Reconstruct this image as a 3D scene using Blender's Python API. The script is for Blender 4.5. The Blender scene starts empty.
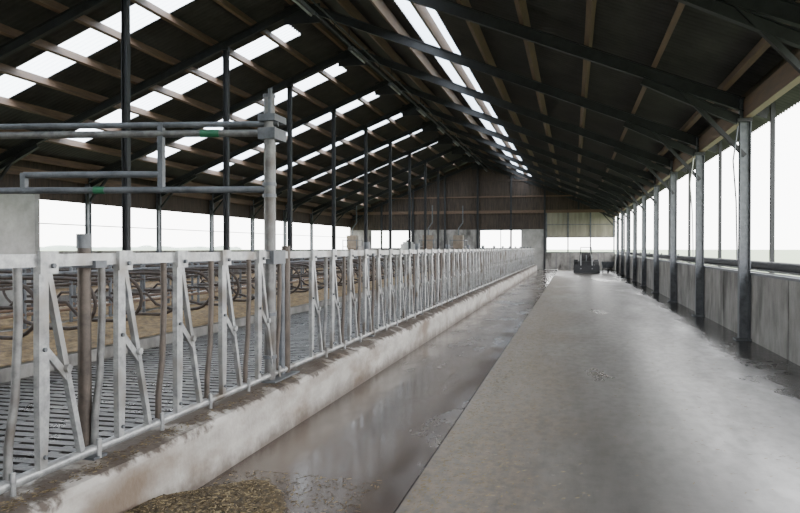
import bpy, math, random
from mathutils import Vector
random.seed(7)
D=bpy.data
# ---------------------------------------------------------------- materials
def mat(name, c1, c2, scale=3.0, rough=(0.5,0.8), metal=0.0, bump=0.1, stretch=(1,1,1), detail=6, c3=None, s3=0.7, spec=0.5, bscale=None):
    m=D.materials.new(name); m.use_nodes=True
    nt=m.node_tree; N=nt.nodes; L=nt.links
    b=N['Principled BSDF']
    tc=N.new('ShaderNodeTexCoord'); mp=N.new('ShaderNodeMapping'); mp.inputs['Scale'].default_value=stretch
    L.new(tc.outputs['Object'],mp.inputs['Vector'])
    n=N.new('ShaderNodeTexNoise'); n.inputs['Scale'].default_value=scale; n.inputs['Detail'].default_value=detail; n.inputs['Roughness'].default_value=0.65
    L.new(mp.outputs[0],n.inputs['Vector'])
    r=N.new('ShaderNodeValToRGB'); r.color_ramp.elements[0].position=0.35; r.color_ramp.elements[1].position=0.65
    r.color_ramp.elements[0].color=(*c1,1); r.color_ramp.elements[1].color=(*c2,1)
    L.new(n.outputs['Fac'],r.inputs['Fac'])
    col=r.outputs['Color']
    if c3:
        n3=N.new('ShaderNodeTexNoise'); n3.inputs['Scale'].default_value=s3; n3.inputs['Detail'].default_value=8
        L.new(mp.outputs[0],n3.inputs['Vector'])
        r3=N.new('ShaderNodeValToRGB'); r3.color_ramp.elements[0].position=0.5; r3.color_ramp.elements[1].position=0.68
        L.new(n3.outputs['Fac'],r3.inputs['Fac'])
        mx=N.new('ShaderNodeMixRGB'); L.new(r3.outputs['Color'],mx.inputs['Fac']); L.new(col,mx.inputs['Color1']); mx.inputs['Color2'].default_value=(*c3,1)
        col=mx.outputs['Color']
    L.new(col,b.inputs['Base Color'])
    mr=N.new('ShaderNodeMapRange'); mr.inputs['From Min'].default_value=0.3; mr.inputs['From Max'].default_value=0.7
    mr.inputs['To Min'].default_value=rough[0]; mr.inputs['To Max'].default_value=rough[1]
    L.new(n.outputs['Fac'],mr.inputs['Value']); L.new(mr.outputs[0],b.inputs['Roughness'])
    b.inputs['Metallic'].default_value=metal
    b.inputs['Specular IOR Level'].default_value=spec
    if bump>0:
        nb=N.new('ShaderNodeTexNoise'); nb.inputs['Scale'].default_value=bscale or scale*6; nb.inputs['Detail'].default_value=8
        L.new(tc.outputs['Object'],nb.inputs['Vector'])
        bp=N.new('ShaderNodeBump'); bp.inputs['Strength'].default_value=bump; bp.inputs['Distance'].default_value=0.02
        L.new(nb.outputs['Fac'],bp.inputs['Height']); L.new(bp.outputs[0],b.inputs['Normal'])
    return m
M={}
M['galv']=mat('galvanized_steel',(.20,.205,.21),(.41,.415,.41),16,(.3,.5),.5,.05,c3=(.13,.11,.09),s3=4)
M['galvpost']=mat('galvanized_gate_post',(.08,.08,.08),(.20,.20,.195),10,(.4,.6),.4,.08,c3=(.08,.07,.06),s3=4)
M['galvd']=mat('galvanized_steel_weathered',(.065,.07,.077),(.14,.15,.165),8,(.4,.6),.4,.05)
M['rust']=mat('grimy_pipe',(.045,.036,.030),(.10,.08,.065),10,(.4,.65),.35,.1)
M['loop']=mat('cubicle_pipe',(.026,.020,.017),(.068,.050,.040),6,(.4,.65),.3,.05)
M['dark']=mat('dark_steel',(.018,.018,.020),(.036,.037,.040),5,(.5,.7),.3,.03)
M['timber']=mat('brown_timber',(.080,.048,.031),(.155,.097,.062),6,(.6,.8),0,.1,stretch=(3,.3,3))
M['timberdark']=mat('dark_weathered_timber',(.022,.015,.011),(.075,.052,.039),5,(.7,.9),0,.15,stretch=(3,3,.3))
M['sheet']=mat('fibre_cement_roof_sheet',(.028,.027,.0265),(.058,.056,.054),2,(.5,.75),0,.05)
M['conc']=mat('concrete_panel',(.13,.123,.113),(.29,.277,.257),2.5,(.6,.85),0,.3,c3=(.055,.05,.044),s3=1.5,bscale=30,stretch=(1.2,1.2,.6))
M['conclight']=mat('pale_concrete',(.20,.195,.18),(.32,.31,.29),2,(.7,.9),0,.1)
M['straw']=mat('straw_bedding',(.085,.055,.028),(.28,.19,.09),9,(.8,.95),0,.9,bscale=40)
M['slat']=mat('slatted_floor_concrete',(.018,.016,.014),(.046,.040,.036),4,(.2,.5),0,.3,bscale=30)
M['pit']=mat('manure_pit',(.004,.004,.003),(.010,.008,.006),3,(.5,.7),0,0)
M['silage']=mat('chopped_silage',(.026,.018,.009),(.10,.070,.032),30,(.8,.95),0,.9,bscale=90)
M['silageb']=mat('silage_stalk',(.13,.095,.045),(.25,.19,.095),20,(.7,.9),0,0)
M['grass']=mat('meadow_grass',(.17,.21,.12),(.23,.27,.16),.2,(.9,1),0,.2)
M['tree']=mat('hazed_distant_foliage',(.26,.32,.27),(.34,.39,.34),.1,(.9,1),0,0)  # pale grey-green: distance haze is mixed into the foliage colour
M['black']=mat('black_rubber',(.010,.010,.010),(.025,.025,.025),5,(.6,.8),0,.05)
M['white']=mat('white_plastic',(.40,.40,.38),(.52,.52,.50),4,(.4,.6),0,0)
M['beige']=mat('beige_plastic',(.15,.115,.085),(.25,.20,.15),4,(.5,.7),0,.03)
M['green']=mat('green_paint_band',(.01,.09,.04),(.015,.13,.06),6,(.5,.7),0,0)
M['curtain']=mat('green_windbreak_curtain',(.17,.16,.12),(.28,.26,.205),1.2,(.8,.95),0,.05,stretch=(3,3,.4))

m=D.materials.new('translucent_skylight_sheet'); m.use_nodes=True; nt=m.node_tree; nt.nodes.clear()
o=nt.nodes.new('ShaderNodeOutputMaterial'); mx=nt.nodes.new('ShaderNodeMixShader'); t=nt.nodes.new('ShaderNodeBsdfTransparent'); tl=nt.nodes.new('ShaderNodeBsdfTranslucent')
t.inputs[0].default_value=(.88,.94,1,1); tl.inputs[0].default_value=(.8,.85,.9,1); mx.inputs[0].default_value=.35
nt.links.new(t.outputs[0],mx.inputs[1]); nt.links.new(tl.outputs[0],mx.inputs[2]); nt.links.new(mx.outputs[0],o.inputs[0])
M['sky']=m

def floor_mat(name, base1, base2, tan, wet, kind):
    m=D.materials.new(name); m.use_nodes=True; nt=m.node_tree; N=nt.nodes; L=nt.links; b=N['Principled BSDF']
    tc=N.new('ShaderNodeTexCoord'); sx=N.new('ShaderNodeSeparateXYZ'); L.new(tc.outputs['Object'],sx.inputs[0])
    def noise(scale,st,detail=8,rough=.6):
        mp=N.new('ShaderNodeMapping'); mp.inputs['Scale'].default_value=st; L.new(tc.outputs['Object'],mp.inputs[0])
        n=N.new('ShaderNodeTexNoise'); n.inputs['Scale'].default_value=scale; n.inputs['Detail'].default_value=detail; n.inputs['Roughness'].default_value=rough
        L.new(mp.outputs[0],n.inputs[0]); return n.outputs['Fac']
    def ramp(v,a,bb):
        r=N.new('ShaderNodeMapRange'); r.interpolation_type='SMOOTHSTEP'
        lo,hi,(o1,o2)=(a,bb,(0,1)) if a<bb else (bb,a,(1,0))
        r.inputs['From Min'].default_value=lo; r.inputs['From Max'].default_value=hi; r.inputs['To Min'].default_value=o1; r.inputs['To Max'].default_value=o2
        L.new(v,r.inputs['Value']); return r.outputs[0]
    def math_(op,a,bv):
        q=N.new('ShaderNodeMath'); q.operation=op
        for i,vv in enumerate((a,bv)):
            if isinstance(vv,(int,float)): q.inputs[i].default_value=vv
            else: L.new(vv,q.inputs[i])
        return q.outputs[0]
    def mix(f,c1,c2):
        q=N.new('ShaderNodeMixRGB')
        if isinstance(f,(int,float)): q.inputs[0].default_value=f
        else: L.new(f,q.inputs[0])
        for i,c in ((1,c1),(2,c2)):
            if isinstance(c,tuple): q.inputs[i].default_value=(*c,1)
            else: L.new(c,q.inputs[i])
        return q.outputs[0]
    n1=noise(1.1,(1,.3,1)); n2=noise(9,(1,.5,1)); n3=noise(.5,(1,.3,1),4,.5)
    smear=noise(2.6,(1,.07,1),8,.68); n4=noise(28,(1,.7,1),10,.75)
    col=mix(ramp(n1,.35,.65),base1,base2)
    col=mix(math_('MULTIPLY',ramp(smear,.45,.66),.55),col,tuple(c*.4 for c in base1))
    col=mix(math_('MULTIPLY',ramp(n2,.42,.70),.35),col,tuple(c*.5 for c in base1))
    if kind=='alley':
        xn=math_('ADD',sx.outputs['X'],math_('MULTIPLY',math_('SUBTRACT',noise(.8,(1,.4,1),10,.6),.5),2.2))
        tanm=ramp(xn,.5,-.9)
        col=mix(math_('MULTIPLY',tanm,math_('ADD',.15,math_('MULTIPLY',ramp(noise(16,(1,.6,1),9,.7),.36,.64),.6))),col,tan)
        mid=math_('MULTIPLY',ramp(xn,-.6,.6),ramp(xn,2.1,1.1))
        edge=ramp(xn,2.0,2.6)
        patch=ramp(n3,.48,.64)
        wetm=math_('MAXIMUM',math_('MAXIMUM',math_('MULTIPLY',mid,.55),edge),math_('MULTIPLY',patch,.75))
        wetm=math_('MULTIPLY',wetm,math_('SUBTRACT',1.0,math_('MULTIPLY',tanm,.5)))
        col=mix(math_('MULTIPLY',wetm,.55),col,wet)
        rg=math_('SUBTRACT',math_('ADD',.43,math_('MULTIPLY',ramp(n2,.3,.7),.06)),math_('MULTIPLY',wetm,.27))
    else:
        col=mix(ramp(n3,.45,.7),col,tan)
        rg=math_('ADD',.13,math_('MULTIPLY',ramp(noise(1.5,(1,.35,1),9,.6),.38,.75),.25))
    col=mix(math_('MULTIPLY',ramp(n4,.5,.75),.25),col,tuple(c*.4 for c in base1))
    L.new(col,b.inputs['Base Color']); L.new(rg,b.inputs['Roughness'])
    b.inputs['Specular IOR Level'].default_value=.40 if kind=='alley' else .5
    bp=N.new('ShaderNodeBump'); bp.inputs['Strength'].default_value=.08 if kind=='alley' else .04; bp.inputs['Distance'].default_value=.01
    L.new(noise(14,(1,1,1),8,.6),bp.inputs['Height']); L.new(bp.outputs[0],b.inputs['Normal'])
    return m
M['alley']=floor_mat('worn_concrete_alley',(.068,.063,.057),(.132,.124,.113),(.20,.155,.106),(.036,.033,.030),'alley')
M['wetstrip']=floor_mat('wet_feed_lane_concrete',(.060,.046,.037),(.110,.086,.069),(.085,.062,.046),(.1,.1,.1),'wet')

def kerb_mat():
    m=mat('kerb_concrete',(.26,.24,.215),(.48,.455,.42),2.6,(.55,.85),0,.45,stretch=(1,.6,1.5),c3=(.16,.12,.088),s3=1.7,bscale=25)
    nt=m.node_tree; N=nt.nodes; L=nt.links; b=N['Principled BSDF']
    src=b.inputs['Base Color'].links[0].from_socket
    tc=N.new('ShaderNodeTexCoord'); sx=N.new('ShaderNodeSeparateXYZ'); L.new(tc.outputs['Object'],sx.inputs[0])
    n=N.new('ShaderNodeTexNoise'); n.inputs['Scale'].default_value=4; n.inputs['Detail'].default_value=10; n.inputs['Roughness'].default_value=.65; L.new(tc.outputs['Object'],n.inputs[0])
    def band(lo,hi,o1,o2,off,col,src):
        a=N.new('ShaderNodeMath'); a.operation='MULTIPLY_ADD'; L.new(n.outputs['Fac'],a.inputs[0]); a.inputs[1].default_value=off; L.new(sx.outputs['Z'],a.inputs[2])
        r=N.new('ShaderNodeMapRange'); r.inputs['From Min'].default_value=lo; r.inputs['From Max'].default_value=hi; r.inputs['To Min'].default_value=o1; r.inputs['To Max'].default_value=o2; L.new(a.outputs[0],r.inputs['Value'])
        q=N.new('ShaderNodeMixRGB'); L.new(r.outputs[0],q.inputs[0]); L.new(src,q.inputs[1]); q.inputs[2].default_value=(*col,1)
        return q.outputs[0]
    c=band(-.14,.0,.85,0,-.3,(.075,.055,.042),src)
    c=band(.56,.60,0,.92,.4,(.055,.038,.027),c)
    L.new(c,b.inputs['Base Color'])
    return m
M['kerb']=kerb_mat()

# ---------------------------------------------------------------- mesh builder
class MB:
    def __init__(s): s.v=[];s.f=[];s.m=[];s.mats=[];s.sm=[]
    def mi(s,k):
        if k not in s.mats: s.mats.append(k)
        return s.mats.index(k)
    def add(s,vs,fs,k,smooth=False):
        o=len(s.v); s.v+=[tuple(x) for x in vs]; i=s.mi(k)
        for f in fs: s.f.append(tuple(o+a for a in f)); s.m.append(i); s.sm.append(smooth)
    def box(s,x0,x1,y0,y1,z0,z1,k):
        vs=[(x0,y0,z0),(x1,y0,z0),(x1,y1,z0),(x0,y1,z0),(x0,y0,z1),(x1,y0,z1),(x1,y1,z1),(x0,y1,z1)]
        s.add(vs,[(0,3,2,1),(4,5,6,7),(0,1,5,4),(1,2,6,5),(2,3,7,6),(3,0,4,7)],k)
    def beam(s,p,q,w,h,k,up=(0,0,1)):
        p=Vector(p);q=Vector(q);d=(q-p).normalized();u=Vector(up);sd=d.cross(u)
        if sd.length<1e-4: sd=d.cross(Vector((0,1,0)))
        sd.normalize();u=sd.cross(d).normalized();a=sd*w/2;b=u*h/2
        vs=[p-a-b,p+a-b,p+a+b,p-a+b,q-a-b,q+a-b,q+a+b,q-a+b]
        s.add(vs,[(0,3,2,1),(4,5,6,7),(0,1,5,4),(1,2,6,5),(2,3,7,6),(3,0,4,7)],k)
    def ibeam(s,p,q,w,h,k,up=(0,0,1),t=.015):
        p=Vector(p);q=Vector(q);d=(q-p).normalized();u=Vector(up);sd=d.cross(u).normalized();u=sd.cross(d).normalized()
        s.beam(p,q,t,h,k,up); s.beam(p+u*(h/2-t/2),q+u*(h/2-t/2),w,t,k,up); s.beam(p-u*(h/2-t/2),q-u*(h/2-t/2),w,t,k,up)
    def tube(s,pts,r,k,n=8):
        pts=[Vector(p) for p in pts]; vs=[];fs=[]
        ref=None
        for i,p in enumerate(pts):
            d=(pts[min(i+1,len(pts)-1)]-pts[max(i-1,0)]).normalized()
            if ref is None: ref=Vector((0,0,1)) if abs(d.z)<.9 else Vector((1,0,0))
            a=d.cross(ref)
            if a.length<1e-3: a=d.cross(Vector((0,1,0)))
            a.normalize(); b=a.cross(d).normalized(); ref=b
            for j in range(n):
                t=2*math.pi*j/n; vs.append(p+a*math.cos(t)*r+b*math.sin(t)*r)
        for i in range(len(pts)-1):
            for j in range(n):
                fs.append((i*n+j,i*n+(j+1)%n,(i+1)*n+(j+1)%n,(i+1)*n+j))
        s.add(vs,fs,k,True)
        s.add(vs[:n],[tuple(reversed(range(n)))],k); s.add(vs[-n:],[tuple(range(n))],k)
    def obj(s,name):
        me=D.meshes.new(name); me.from_pydata(s.v,[],s.f)
        for k in s.mats: me.materials.append(M[k])
        me.polygons.foreach_set('material_index',s.m); me.polygons.foreach_set('use_smooth',s.sm); me.update()
        ob=D.objects.new(name,me); bpy.context.collection.objects.link(ob); return ob

RX,RZ,SL=-7.0,8.4,0.4
def rz(x): return RZ-SL*abs(x-RX)
FR=[13.74+4.6*k for k in range(-5,10)]   # frames, last = 55.14
Y0,Y1=FR[0],FR[-1]
XR,XL=2.9,-16.9

# ---------------------------------------------------------------- ground & floors
b=MB(); b.add([(-700,-300,-.12),(700,-300,-.12),(700,900,-.12),(-700,900,-.12)],[(0,1,2,3)],'grass'); b.obj('ground')
b=MB()
b.box(-1.04,3.3,Y0,Y1+.4,-.1,0,'alley')
b.box(-2.6,-1.055,Y0,Y1+.4,-.1,-.006,'wetstrip')
b.box(-1.055,-1.04,Y0,Y1+.4,-.1,-.012,'pit')
b.obj('floor')
b=MB()
b.box(-17.2,-2.65,Y0,Y1+.2,-.11,-.08,'pit')
y=Y0
while y<Y1:
    for (xa,xb) in ((-6.38,-2.74),(-14.4,-11.5)):
        b.box(xa,xb,y,y+.105,-.05,.05,'slat')
    y+=.16
for (xa,xb) in ((-6.38,-2.74),(-14.4,-11.5)):
    x=xa
    while x<xb:
        b.box(x,min(x+.09,xb),Y0,Y1,-.06,.046,'slat'); x+=.5
b.box(-17.1,-2.74,48.6,Y1,-.06,.052,'slat')
b.obj('slatted_floor')
YB=48.4
def bed(xa,xb,name,y0=Y0+.1):
    b=MB()
    nx=14; ny=int(300*(YB-y0)/(YB-Y0)); vs=[];fs=[]
    for j in range(ny+1):
        for i in range(nx+1):
            e=min(i,nx-i)/2.0; z=.22+ (random.uniform(-.02,.06) if e>=.5 else 0)
            vs.append((xa+(xb-xa)*i/nx,y0+(YB-y0)*j/ny,z))
    for j in range(ny):
        for i in range(nx):
            a=j*(nx+1)+i; fs.append((a,a+1,a+nx+2,a+nx+1))
    b.add(vs,fs,'straw',True)
    b.box(xa-.04,xb+.04,y0,YB,-.07,.2,'conc')
    b.obj(name)
bed(-9.0,-6.45,'straw_bedding'); bed(-11.4,-9.4,'straw_bedding.001'); bed(-16.7,-14.5,'straw_bedding.002',17.9)

# ---------------------------------------------------------------- kerb
b=MB()
prof=[(-2.43,-.02),(-2.43,.355),(-2.455,.39),(-2.56,.42),(-2.72,.43),(-2.72,-.02)]
vs=[];fs=[];ny=300
for j in range(ny+1):
    y=Y0+.2+(51.6-Y0)*j/ny
    for i,(x,z) in enumerate(prof):
        vs.append((x+(random.uniform(-.005,.005) if i else 0),y,z+(random.uniform(-.007,.007) if 0<i<5 else 0)))
n=len(prof)
for j in range(ny):
    for i in range(n-1):
        a=j*n+i; fs.append((a,a+1,a+n+1,a+n))
fs+= [tuple(reversed(range(n))),tuple(range(ny*n,ny*n+n))]
b.add(vs,fs,'kerb'); b.obj('feed_kerb')

# ---------------------------------------------------------------- feed fence
FX=-2.62; zb=.47; zt=1.54
b=MB()
ya,yb=-.8,51.4
b.box(FX-.012,FX+.03,ya,yb,zt-.035,zt+.03,'galv')
b.tube([(FX-.03,ya,zt-.005),(FX-.03,yb,zt-.005)],.026,'galv',8)
b.tube([(FX,ya,zb),(FX,yb,zb)],.030,'galv',8)
P=.65; y=3.15-P*6
while y<yb-.4:
    if not (5.82<y<6.6):
        k='galv'
        b.add([(FX+.008,y-.03,zt-.03),(FX+.008,y+.035,zt-.03),(FX+.008,y+.04,zb+.35),(FX+.008,y+.02,zb+.02),(FX+.008,y-.03,zb+.02),(FX+.008,y-.035,zb+.35),
               (FX+.042,y-.03,zt-.03),(FX+.042,y+.035,zt-.03),(FX+.042,y+.04,zb+.35),(FX+.042,y+.02,zb+.02),(FX+.042,y-.03,zb+.02),(FX+.042,y-.035,zb+.35)],
              [(0,5,4,3,2,1),(6,7,8,9,10,11),(0,1,7,6),(1,2,8,7),(2,3,9,8),(3,4,10,9),(4,5,11,10),(5,0,6,11)],k)
        b.beam((FX+.025,y+.045,zt-.06),(FX+.025,y+.30,zb+.03),.03,.036,k,up=(0,1,0))
        b.beam((FX+.028,y+.02,zb+.62),(FX+.028,y+.20,zb+.44),.018,.04,k,up=(0,1,0))
        b.tube([(FX+.06,y+.17,zb+.50),(FX-.02,y+.17,zb+.50)],.022,k,8)
        b.box(FX+.03,FX+.05,y-.03,y+.10,zt-.07,zt+.045,k)
        b.tube([(FX+.045,y+.055,zt-.03),(FX+.065,y+.055,zt-.03)],.014,'galvd',6)
        for zz in (zb+.08,zb+.62): b.tube([(FX+.04,y,zz),(FX+.055,y,zz)],.012,'galvd',6)
        kk=random.choice(['rust','galvpost','galvpost'])
        b.tube([(FX,y+.52,zt-.03),(FX,y+.525,zt-.3),(FX,y+.50,zb+.4),(FX,y+.455,zb+.18),(FX,y+.45,zb)],.021,kk,8)
        b.tube([(FX+.03,y+.45,zb+.06),(FX+.03,y+.45,zb-.06)],.014,k,6)
    y+=P
posts=[.3,3.60]
yy=9.4
while yy<51: posts.append(yy); yy+=3.25
for y in posts:
    b.tube([(FX-.06,y,.40),(FX-.06,y,1.66)],.038,'rust' if y<4 else 'galvd',10)
    b.tube([(FX-.06,y,1.60),(FX-.06,y,1.68)],.043,'galvd',10)
    b.box(FX-.1,FX+.05,y-.05,y+.05,zt-.05,zt-.01,'galvd')
    b.box(FX-.1,FX+.04,y-.06,y+.06,.42,.435,'galvd')
b.obj('feed_fence')

# ---------------------------------------------------------------- gate frame (overhead pipes)
b=MB()
P0=Vector((FX,6.05,0)); dv=Vector((-.985,-.17,0)); PY=6.05
b.tube([(FX,PY,.40),(FX,PY,2.93)],.048,'galvpost',12)
b.tube([(FX,PY,2.93),(FX,PY,2.96)],.055,'galvd',12)
for z in (.62,1.0,1.5,2.05,2.15,2.6,2.72): b.tube([(FX,PY,z),(FX,PY,z+.03)],.062,'galvd',12)
b.tube([(FX-.02,PY+.13,.40),(FX-.02,PY+.13,2.75)],.026,'galvpost',8)
b.tube([(FX,6.43,.40),(FX,6.43,1.62)],.04,'rust',10)
b.tube([(FX,6.33,.40),(FX,6.33,1.58)],.028,'galvd',10)
b.box(FX-.1,FX+.1,5.93,6.52,.42,.435,'galvd')
def alongp(z,a,c,r,k):
    p=P0+dv*a;q=P0+dv*c; b.tube([(p.x,p.y,z),(q.x,q.y,z)],r,k,10)
alongp(2.70,-.08,4.0,.026,'galvd'); alongp(2.62,0,4.0,.032,'galvpost')
alongp(2.12,0,4.0,.030,'galvd'); alongp(2.26,1.0,2.25,.03,'galvd')
alongp(2.62,.45,.62,.035,'green'); alongp(2.12,1.5,1.60,.033,'green')
for a in (.98,3.0):
    p=P0+dv*a; b.beam((p.x,p.y,2.10),(p.x,p.y,2.72),.05,.05,'galvd')
p=P0+dv*2.25; b.beam((p.x,p.y,2.10),(p.x,p.y,2.28),.05,.05,'galvd')
p=P0+dv*3.7; b.tube([(p.x,p.y,.05),(p.x,p.y,2.95)],.05,'galvpost',10)
b.box(FX-.08,FX+.08,PY-.07,PY+.2,2.56,2.66,'galvd'); b.box(FX-.08,FX+.08,PY-.07,PY+.2,2.72,2.78,'galvd')
b.tube([(FX+.03,PY-.05,2.78),(FX+.03,PY-.05,3.0)],.02,'galvd',8)
b.box(FX-.07,FX+.07,PY-.07,PY+.2,1.46,1.58,'galvd')
b.obj('gate_frame')

# ---------------------------------------------------------------- cubicle dividers
def cub(xhead,xtail,name,y0):
    b=MB(); s=1 if xtail>xhead else -1; L=abs(xtail-xhead); y=y0
    while y<48:
        def P_(d,z): return (xhead+s*d,y,z)
        pts=[P_(0,1.16),P_(L-.55,1.16)]
        for k in range(1,10):
            a=math.pi*k/10; pts.append(P_(L-.55+.42*math.sin(a),.80+.36*math.cos(a)))
        pts+=[P_(L-.55,.44),P_(L-1.0,.44),P_(L-1.3,.52),P_(L-1.5,.72),P_(0,.72)]
        b.tube(pts,.028,'loop',7)
        b.tube([P_(0,.24),P_(0,1.25)],.032,'galvd',7)
        y+=1.15
    b.tube([(xhead+s*.75,y0,1.2),(xhead+s*.75,y-1.15,1.2)],.025,'galvd',7)
    b.tube([(xhead,y0,.95),(xhead,y-1.15,.95)],.025,'loop',7)
    b.tube([(xhead,y0,.5),(xhead,y-1.15,.5)],.03,'timber',7)
    b.obj(name)
cub(-8.8,-6.5,'cubicle_divider_row',-1.2); cub(-9.6,-11.4,'cubicle_divider_row.001',-1.2); cub(-16.6,-14.4,'cubicle_divider_row.002',18.4)

# ---------------------------------------------------------------- roof (ceiling)
XE0,XE1=XL-.9,XR+.9
def corr(name,sky_test,xs):
    b=MB(); ys=[]; pitch=.177; nst=int((Y1+1-(Y0-.5))/(pitch/4))
    for j in range(nst+1): ys.append(Y0-.5+j*pitch/4)
    vs=[]
    for j,y in enumerate(ys):
        dz=.034*math.sin(j*math.pi/2+.3)
        for x in xs: vs.append((x,y,rz(x)+.05+dz))
    n=len(xs); f1=[];f2=[]
    for j in range(nst):
        for i in range(n-1):
            a=j*n+i; f=(a,a+1,a+n+1,a+n)
            (f2 if sky_test((xs[i]+xs[i+1])/2,(ys[j]+ys[j+1])/2) else f1).append(f)
    b.add(vs,f1,'sheet'); i=b.mi('sky')
    for f in f2: b.f.append(f); b.m.append(i); b.sm.append(False)
    return b.obj(name)
SKW=1.05
def left_sky(x,y):
    if not(-15.6<x<-8.0): return False
    return (y-(FR[0]+1.95-SKW/2))%4.6<SKW
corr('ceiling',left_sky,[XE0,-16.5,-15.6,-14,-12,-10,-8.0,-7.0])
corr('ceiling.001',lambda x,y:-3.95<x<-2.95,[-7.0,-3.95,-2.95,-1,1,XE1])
b=MB(); b.beam((-7.12,Y0-.5,rz(-7.12)+.1),(-7.12,Y1+.9,rz(-7.12)+.1),.35,.02,'sheet',up=(-.37,0,.93)); b.beam((-6.88,Y0-.5,rz(-6.88)+.1),(-6.88,Y1+.9,rz(-6.88)+.1),.35,.02,'sheet',up=(.37,0,.93)); b.obj('roof_ridge_cap')
nR=Vector((SL,0,1)).normalized(); nL=Vector((-SL,0,1)).normalized()
b=MB()
d=.35
while d<10.5:
    for s,nn in ((1,nR),(-1,nL)):
        x=RX+s*d; c=Vector((x,0,rz(x)))-nn*.11
        b.beam((c.x,Y0-.4,c.z),(c.x,Y1+.6,c.z),.085,.22,'timber',up=nn)
    d+=1.16
b.obj('roof_purlins')
b=MB()
for y in FR:
    for s,nn,xe in ((1,nR,XR),(-1,nL,XL)):
        p=Vector((RX,y,RZ))-nn*.34; q=Vector((xe+s*.5,y,rz(xe+s*.5)))-nn*.34
        b.ibeam(p,q,.11,.22,'dark',up=nn,t=.014)
    for s,xe in ((1,XR),(-1,XL)):
        b.beam((xe,y,3.2),(xe-s*1.1,y,rz(xe-s*1.1)-.44),.07,.08,'dark',up=(0,1,0))
        b.ibeam((xe-s*.1,y,rz(xe)-.62),(xe-s*1.7,y,rz(xe-s*1.7)-.52),.11,.16,'dark',t=.014)
    b.box(RX-.5,RX+.5,y-.02,y+.02,RZ-.85,RZ-.35,'dark')
b.obj('roof_rafters')

b=MB()
for y in FR[:-1]:
    b.ibeam((XR,y,0),(XR,y,rz(XR)-.25),.14,.18,'galvd',up=(1,0,0),t=.016)
    b.box(XR-.15,XR+.1,y-.13,y+.13,0,.03,'galvd')
    b.box(XR-.13,XR+.1,y-.1,y+.1,3.78,3.84,'dark')
b.obj('steel_column_row')
b=MB()
for y in FR[:-1]:
    b.ibeam((XL,y,0),(XL,y,rz(XL)-.25),.14,.18,'galvd',up=(1,0,0),t=.016)
b.obj('steel_column_row.001')
b=MB()
for y in FR[:-1]:
    x=-9.2
    b.ibeam((x,y,-.07),(x,y,rz(x)-.44),.12,.14,'dark',up=(1,0,0),t=.016)
    b.box(x-.1,x+.1,y-.08,y+.08,rz(x)-.54,rz(x)-.47,'dark')
b.obj('steel_column_row.002')

b=MB()
b.box(XR-.03,XR+.10,Y0,Y1,3.85,4.17,'timber')
b.box(XR+.12,XR+.16,Y0,Y1,4.1,4.4,'timberdark')
b.obj('eave_beam')
b=MB(); b.box(XL-.1,XL+.03,Y0,Y1,3.9,4.15,'timber'); b.obj('eave_beam.001')

# ---------------------------------------------------------------- right wall
b=MB()
y=Y0
while y<Y1:
    b.box(3.0,3.16,y+.018,y+2.282,-.05,1.14,'conc'); y+=2.3
b.box(3.03,3.13,Y0,Y1,0,1.12,'pit')
b.obj('wall_right')
b=MB()
b.box(2.98,3.24,Y0,Y1-.1,1.14,1.18,'galvd')
b.tube([(3.22,Y0,1.29),(3.22,Y1-.1,1.29)],.085,'dark',10)
b.tube([(3.14,Y0,1.22),(3.14,Y1-.1,1.22)],.02,'galv',6)
for y in FR[:-1]:
    b.beam((3.34,y,1.1),(3.34,y,4.2),.07,.07,'dark')
    b.beam((3.34,y+2.3,1.1),(3.34,y+2.3,1.4),.05,.05,'dark')
b.obj('roll_up_curtain')
b=MB()
for (y,dx) in ((18.34,-.16),(13.74,-.14)):
    b.tube([(XR+dx,y-.12,3.7),(XR+dx-.08,y-.16,3.1),(XR+dx-.02,y-.12,2.4),(XR+dx,y-.12,1.4)],.014,'white' if y>15 else 'galvd',6)
b.obj('hanging_cable')

# ---------------------------------------------------------------- left wall
b=MB()
b.box(-17.15,-17.0,Y0,Y1,-.05,1.5,'conc')
b.box(-17.1,-17.04,Y0,Y1,3.2,4.5,'timberdark')
b.box(-17.1,-17.0,Y0,Y1,2.4,2.43,'galvd')
b.obj('wall_left')
b=MB(); b.box(-17,-14.6,17.5,17.7,-.08,3.2,'conclight'); b.box(-17,-14.55,17.46,17.74,3.2,3.27,'conc'); b.obj('wall_partition')

# ---------------------------------------------------------------- end wall
b=MB()
ye=Y1
x=XL-.2
while x<XR+.2:
    zt_=rz(x+.1)-.08
    z0=4.2
    if x<-2.2 : z0=3.0
    if zt_>z0: b.box(x,x+.185,ye+.02+random.uniform(0,.015),ye+.06,z0,zt_,'timberdark')
    x+=.2
b.add([(XL-.2,ye+.08,3.0),(-2.05,ye+.08,3.0),(-2.05,ye+.08,4.2),(XR+.2,ye+.08,4.2),(XR+.2,ye+.08,rz(XR+.2)),(RX,ye+.08,RZ),(XL-.2,ye+.08,rz(XL-.2))],[(0,1,2,3,4,5,6)],'timberdark')
b.box(XL,XR,ye-.06,ye+.02,4.2,4.42,'timber')
b.box(XL,XR,ye-.06,ye+.02,5.4,5.5,'timber')
b.box(XL+3,XR-3,ye-.06,ye+.02,6.6,6.7,'timberdark')
for x in (-14.5,-12,-9.5,-7,-4.5,-2.03,.4): b.box(x-.07,x+.07,ye-.12,ye-.0,0 if x<-2 else 4.42,rz(x)-.3,'dark')
b.box(XL,-2.0,ye,ye+.2,-.05,1.55,'conc')
b.box(-17.1,-15.4,ye,ye+.2,1.55,3.0,'conc')
b.box(-12.1,-6.85,ye,ye+.2,1.55,3.0,'conc')
b.box(-3.7,-2.0,ye,ye+.2,1.55,3.0,'conclight')
b.box(-2.1,-1.99,ye,ye+.2,3.0,4.3,'timberdark')
b.box(-3.7,-2.1,ye-.02,ye,0,1.55,'conclight')
b.obj('wall_back')
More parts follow.
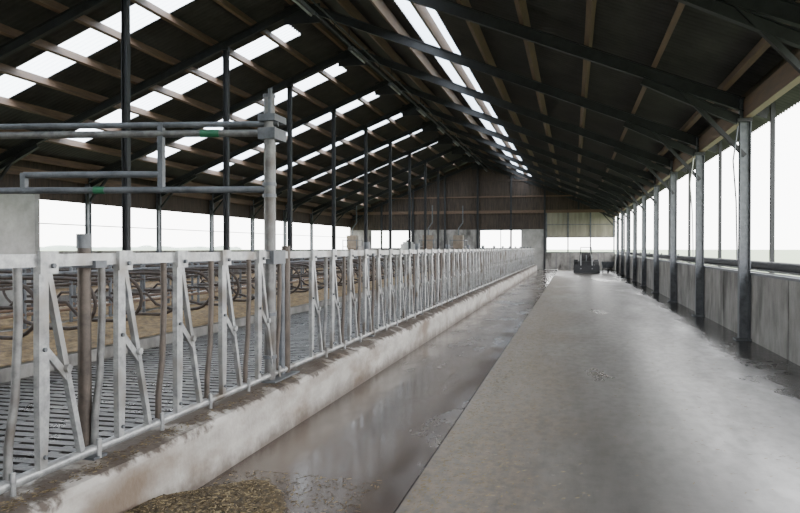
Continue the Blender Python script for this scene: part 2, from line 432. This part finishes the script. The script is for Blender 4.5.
for i,(xa,xb) in enumerate(((-15.4,-12.1),(-6.85,-3.7))):
    b=MB(); 
    b.box(xa,xb,ye+.02,ye+.12,1.55,1.62,'galvd'); b.box(xa,xb,ye+.02,ye+.12,2.93,3.0,'galvd')
    for k in range(3):
        x=xa+(xb-xa-.06)*k/2; b.box(x,x+.06,ye+.03,ye+.11,1.62,2.93,'galvd')
    b.obj('window_%d'%(i+1))
b=MB()
b.box(-1.96,XR+.1,ye,ye+.08,2.4,4.2,'curtain')
for x in (-1.96,-.4,1.2,2.85): b.box(x,x+.1,ye-.05,ye+.1,1.33,4.2,'galvd')
b.box(-1.96,XR,ye-.04,ye,2.36,2.42,'galvd'); b.box(-1.96,XR,ye-.04,ye,3.3,3.35,'galvd')
b.obj('window_3')
b=MB()
b.box(-1.98,XR+.08,ye,ye+.1,.0,1.25,'conc')
b.box(-1.98,XR+.08,ye-.03,ye+.12,1.25,1.32,'galvd')
for x in (-1.2,-.2,.8,1.8): b.box(x-.02,x+.02,ye-.02,ye,0,1.25,'galvd')
b.obj('door_1')

b=MB()
b.box(XL,-2.5,Y0-.2,Y0,-.05,3.0,'conc'); 
x=XL
while x<XR:
    b.box(x,x+.19,Y0-.15,Y0-.1,3.0 if x<-2.6 else 4.2,rz(x+.1)-.1,'timberdark'); x+=.2
b.obj('wall_front')

# ---------------------------------------------------------------- light line
b=MB()
for (x,z,r) in ((-6.1,7.3,.035),(-5.7,7.15,.02)):
    b.tube([(x,Y0,z),(x,Y1-.2,z)],r,'dark',8)
for y in FR[:-1]:
    b.tube([(-6.1,y,7.3),(-6.1,y,rz(-6.1)-.45)],.012,'dark',6); b.tube([(-5.7,y,7.15),(-5.7,y,rz(-5.7)-.45)],.012,'dark',6)
    b.box(-6.18,-6.02,y+1.4,y+2.9,7.19,7.27,'galvd'); b.tube([(-6.1,y+1.45,7.16),(-6.1,y+2.85,7.16)],.025,'galv',8)
b.obj('fluorescent_light_line')

# ---------------------------------------------------------------- far machinery
def concentrate_feeder(x,y,name):
    b=MB()
    for dx in (-.5,.5):
        for dy in (-.7,.7): b.tube([(x+dx,y+dy,.05),(x+dx,y+dy,2.2)],.03,'galvd',8)
    for z in (.7,1.2,1.7,2.15):
        for dx in (-.5,.5): b.tube([(x+dx,y-.7,z),(x+dx,y+.7,z)],.025,'galvd',6)
    b.tube([(x-.5,y-.7,2.15),(x+.5,y-.7,2.15)],.025,'galvd',6)
    b.box(x-.35,x+.35,y-.3,y+.3,1.6,2.5,'beige'); 
    b.add([(x-.35,y-.3,1.6),(x+.35,y-.3,1.6),(x+.35,y+.3,1.6),(x-.35,y+.3,1.6),(x-.1,y-.1,1.2),(x+.1,y-.1,1.2),(x+.1,y+.1,1.2),(x-.1,y+.1,1.2)],[(0,1,5,4),(1,2,6,5),(2,3,7,6),(3,0,4,7),(4,5,6,7)],'beige')
    b.box(x-.25,x+.25,y-.2,y+.2,.6,.95,'galvd')
    b.tube([(x,y,2.5),(x,y,3.0),(x+.3,y,3.4),(x+.3,y,4.6)],.04,'galvd',8)
    b.obj(name)
concentrate_feeder(-9.9,50.5,'concentrate_feeder'); concentrate_feeder(-7.9,51.5,'concentrate_feeder.001'); concentrate_feeder(-15.3,50,'concentrate_feeder.002')
b=MB(); b.tube([(-11.8,52.5,.052),(-11.8,52.5,1.9)],.55,'white',20); b.tube([(-11.8,52.5,1.9),(-11.8,52.5,2.05)],.4,'white',20); b.tube([(-11.8,52.5,2.05),(-11.8,52.5,2.2)],.15,'black',12); b.obj('water_tank')

def loader(cx,cy):
    b=MB()
    for dx in (-.65,.65):
        for dy,r in ((-.7,.38),(.7,.42)):
            b.tube([(cx+dx-.13,cy+dy,r),(cx+dx+.13,cy+dy,r)],r,'black',20)
            b.tube([(cx+dx-.14,cy+dy,r),(cx+dx+.14,cy+dy,r)],r*.5,'white',14)
    b.box(cx-.5,cx+.5,cy-1.0,cy+1.1,.4,.75,'dark')
    b.box(cx-.42,cx+.42,cy+.3,cy+1.15,.75,1.15,'dark')
    b.box(cx-.28,cx+.28,cy-.1,cy+.3,.75,.9,'black'); b.box(cx-.28,cx+.28,cy+.25,cy+.35,.9,1.3,'black')
    b.tube([(cx,cy-.6,.7),(cx,cy-.4,1.15)],.025,'galvd',8)
    ring=[(cx+.2*math.cos(t*math.pi/8),cy-.4+.06*math.sin(t*math.pi/8),1.15+.19*math.sin(t*math.pi/8)) for t in range(17)]
    b.tube(ring,.018,'black',6)
    for dx in (-.35,.35):
        b.tube([(cx+dx,cy+.35,.75),(cx+dx,cy+.35,1.65)],.03,'dark',6)
        b.beam((cx+dx,cy+.2,1.1),(cx+dx,cy-1.2,.9),.09,.14,'galv'); b.beam((cx+dx,cy-1.2,.9),(cx+dx,cy-1.7,.25),.08,.12,'galv')
    b.tube([(cx-.35,cy+.35,1.65),(cx+.35,cy+.35,1.65)],.03,'dark',6)
    b.add([(cx-.8,cy-1.7,.5),(cx+.8,cy-1.7,.5),(cx-.8,cy-1.75,.03),(cx+.8,cy-1.75,.03),(cx-.8,cy-2.2,.03),(cx+.8,cy-2.2,.03)],[(0,1,3,2),(2,3,5,4),(0,2,4),(1,5,3)],'dark')
    b.obj('compact_loader')
loader(.85,49.5)
b=MB()
cx,cy=2.15,48.2
b.tube([(cx-.04,cy-.55,.2),(cx+.04,cy-.55,.2)],.2,'black',16)
b.add([(cx-.3,cy-.4,.35),(cx+.3,cy-.4,.35),(cx+.3,cy+.4,.35),(cx-.3,cy+.4,.35),(cx-.38,cy-.65,.75),(cx+.38,cy-.65,.75),(cx+.38,cy+.5,.7),(cx-.38,cy+.5,.7)],[(0,3,2,1),(0,1,5,4),(1,2,6,5),(2,3,7,6),(3,0,4,7)],'galvd')
for dx in (-.28,.28):
    b.tube([(cx,cy-.55,.2),(cx+dx,cy-.1,.34),(cx+dx,cy+.5,.5),(cx+dx,cy+1.0,.75)],.02,'dark',8); b.tube([(cx+dx,cy+.35,.42),(cx+dx,cy+.4,0)],.02,'dark',8)
b.obj('wheelbarrow')

# ---------------------------------------------------------------- feed pile & litter
def flake(b,x,y,z,k,l=.03,w=.004):
    a=random.uniform(0,math.pi); e=random.uniform(-.4,.4); dx,dy,dz=math.cos(a)*l,math.sin(a)*l,math.sin(e)*l; px,py=-math.sin(a)*w,math.cos(a)*w
    b.add([(x-dx-px,y-dy-py,z-dz*.3+.004),(x+dx-px,y+dy-py,z+dz*.3+.004),(x+dx+px,y+dy+py,z+dz*.3+.006),(x-dx+px,y-dy+py,z-dz*.3+.006)],[(0,1,2,3)],k)
b=MB()
cx,cy,ax,ay,hh=-2.15,3.10,.64,1.42,.19
ps=[random.uniform(0,6.28) for _ in range(6)]
def ph(x,y):
    a=math.atan2((y-cy)/ay,(x-cx)/ax)
    r=(((x-cx)/ax)**2+((y-cy)/ay)**2)*(1+.13*math.sin(3*a+ps[0])+.09*math.sin(5*a+ps[1])+.06*math.sin(9*a+ps[2]))
    if r>=1: return 0
    return hh*(1-r)**.9*(1+.15*math.sin(x*13+ps[3])*math.sin(y*11+ps[4]))
nx,ny=70,130;vs=[];fs=[]
for j in range(ny+1):
    for i in range(nx+1):
        x=-2.424+(cx+ax+.1+2.424)*i/nx; y=cy-ay-.1+2*(ay+.1)*j/ny
        h=ph(x,y); vs.append((x,y,-.006+h+(random.uniform(-.010,.014) if h>0.01 else -.006)))
for j in range(ny):
    for i in range(nx):
        a=j*(nx+1)+i; fs.append((a,a+1,a+nx+2,a+nx+1))
b.add(vs,fs,'silage')
for _ in range(17000):
    x=random.uniform(-2.40,cx+ax+.25); y=random.uniform(cy-ay,cy+ay+.35)
    h=ph(x,y)
    if h<=0 and random.random()>.14: continue
    flake(b,x,y,h-.006+(.004 if h>0 else 0),random.choice(['silage','silage','silageb']),random.uniform(.005,.018),random.uniform(.0015,.004))
b.obj('silage_pile')
b=MB()
for _ in range(5500):
    y=2.2+abs(random.gauss(0,8)); x=-1.02+abs(random.gauss(0,.38)) if random.random()<.8 else random.uniform(-1,2.6)
    if y<48 and x<2.8: flake(b,x,y,.0,'silageb',random.uniform(.004,.016),random.uniform(.001,.003))
b.obj('straw_litter')
b=MB()
for _ in range(1500):
    y=.5+abs(random.gauss(0,3)); x=random.uniform(-2.55,-2.47)
    flake(b,x,y,.406+.3*(-2.48-x),random.choice(['silage','silage','silageb']),random.uniform(.005,.016),random.uniform(.001,.003))
b.obj('straw_litter.001')

# ---------------------------------------------------------------- distant tree line
b=MB()
for sgn in (1,-1):
    n=160; vs=[];fs=[]
    for i in range(n+1):
        y=-100+900*i/n; h=2.0+2.0*abs(math.sin(i*.37)*math.sin(i*.13+1))+random.uniform(0,.5)
        for (dx,z) in ((-3,-.2),(-2,h*.7),(0,h),(2,h*.7),(3,-.2)): vs.append((sgn*(380+8*math.sin(i*.2))+dx,y,z))
    for i in range(n):
        for k in range(4):
            a=i*5+k; fs.append((a,a+5,a+6,a+1))
    b.add(vs,fs,'tree',True)
b.obj('hedgerow')

# ---------------------------------------------------------------- light
w=D.worlds.new('overcast'); bpy.context.scene.world=w; w.use_nodes=True
nt=w.node_tree; bg=nt.nodes['Background']
tc=nt.nodes.new('ShaderNodeTexCoord'); sx=nt.nodes.new('ShaderNodeSeparateXYZ'); nt.links.new(tc.outputs['Generated'],sx.inputs[0])
r=nt.nodes.new('ShaderNodeValToRGB'); r.color_ramp.elements[0].color=(1,.99,.975,1); r.color_ramp.elements[1].color=(.88,.93,1,1); r.color_ramp.elements[1].position=.9
nt.links.new(sx.outputs['Z'],r.inputs['Fac']); nt.links.new(r.outputs[0],bg.inputs['Color']); bg.inputs['Strength'].default_value=10.5
s=D.lights.new('sun','SUN'); s.energy=1.5; s.angle=math.radians(40); s.color=(1,.97,.93); so=D.objects.new('sun',s); so.rotation_euler=(math.radians(50),0,math.radians(75)); bpy.context.collection.objects.link(so)

# ---------------------------------------------------------------- camera
c=D.cameras.new('camera'); co=D.objects.new('camera',c); bpy.context.collection.objects.link(co)
co.location=(0,0,1.6); co.rotation_euler=(math.radians(90-.66),0,math.radians(13.3)); c.lens=32.9; c.sensor_width=36; c.clip_end=2000; c.clip_start=.05
bpy.context.scene.camera=co
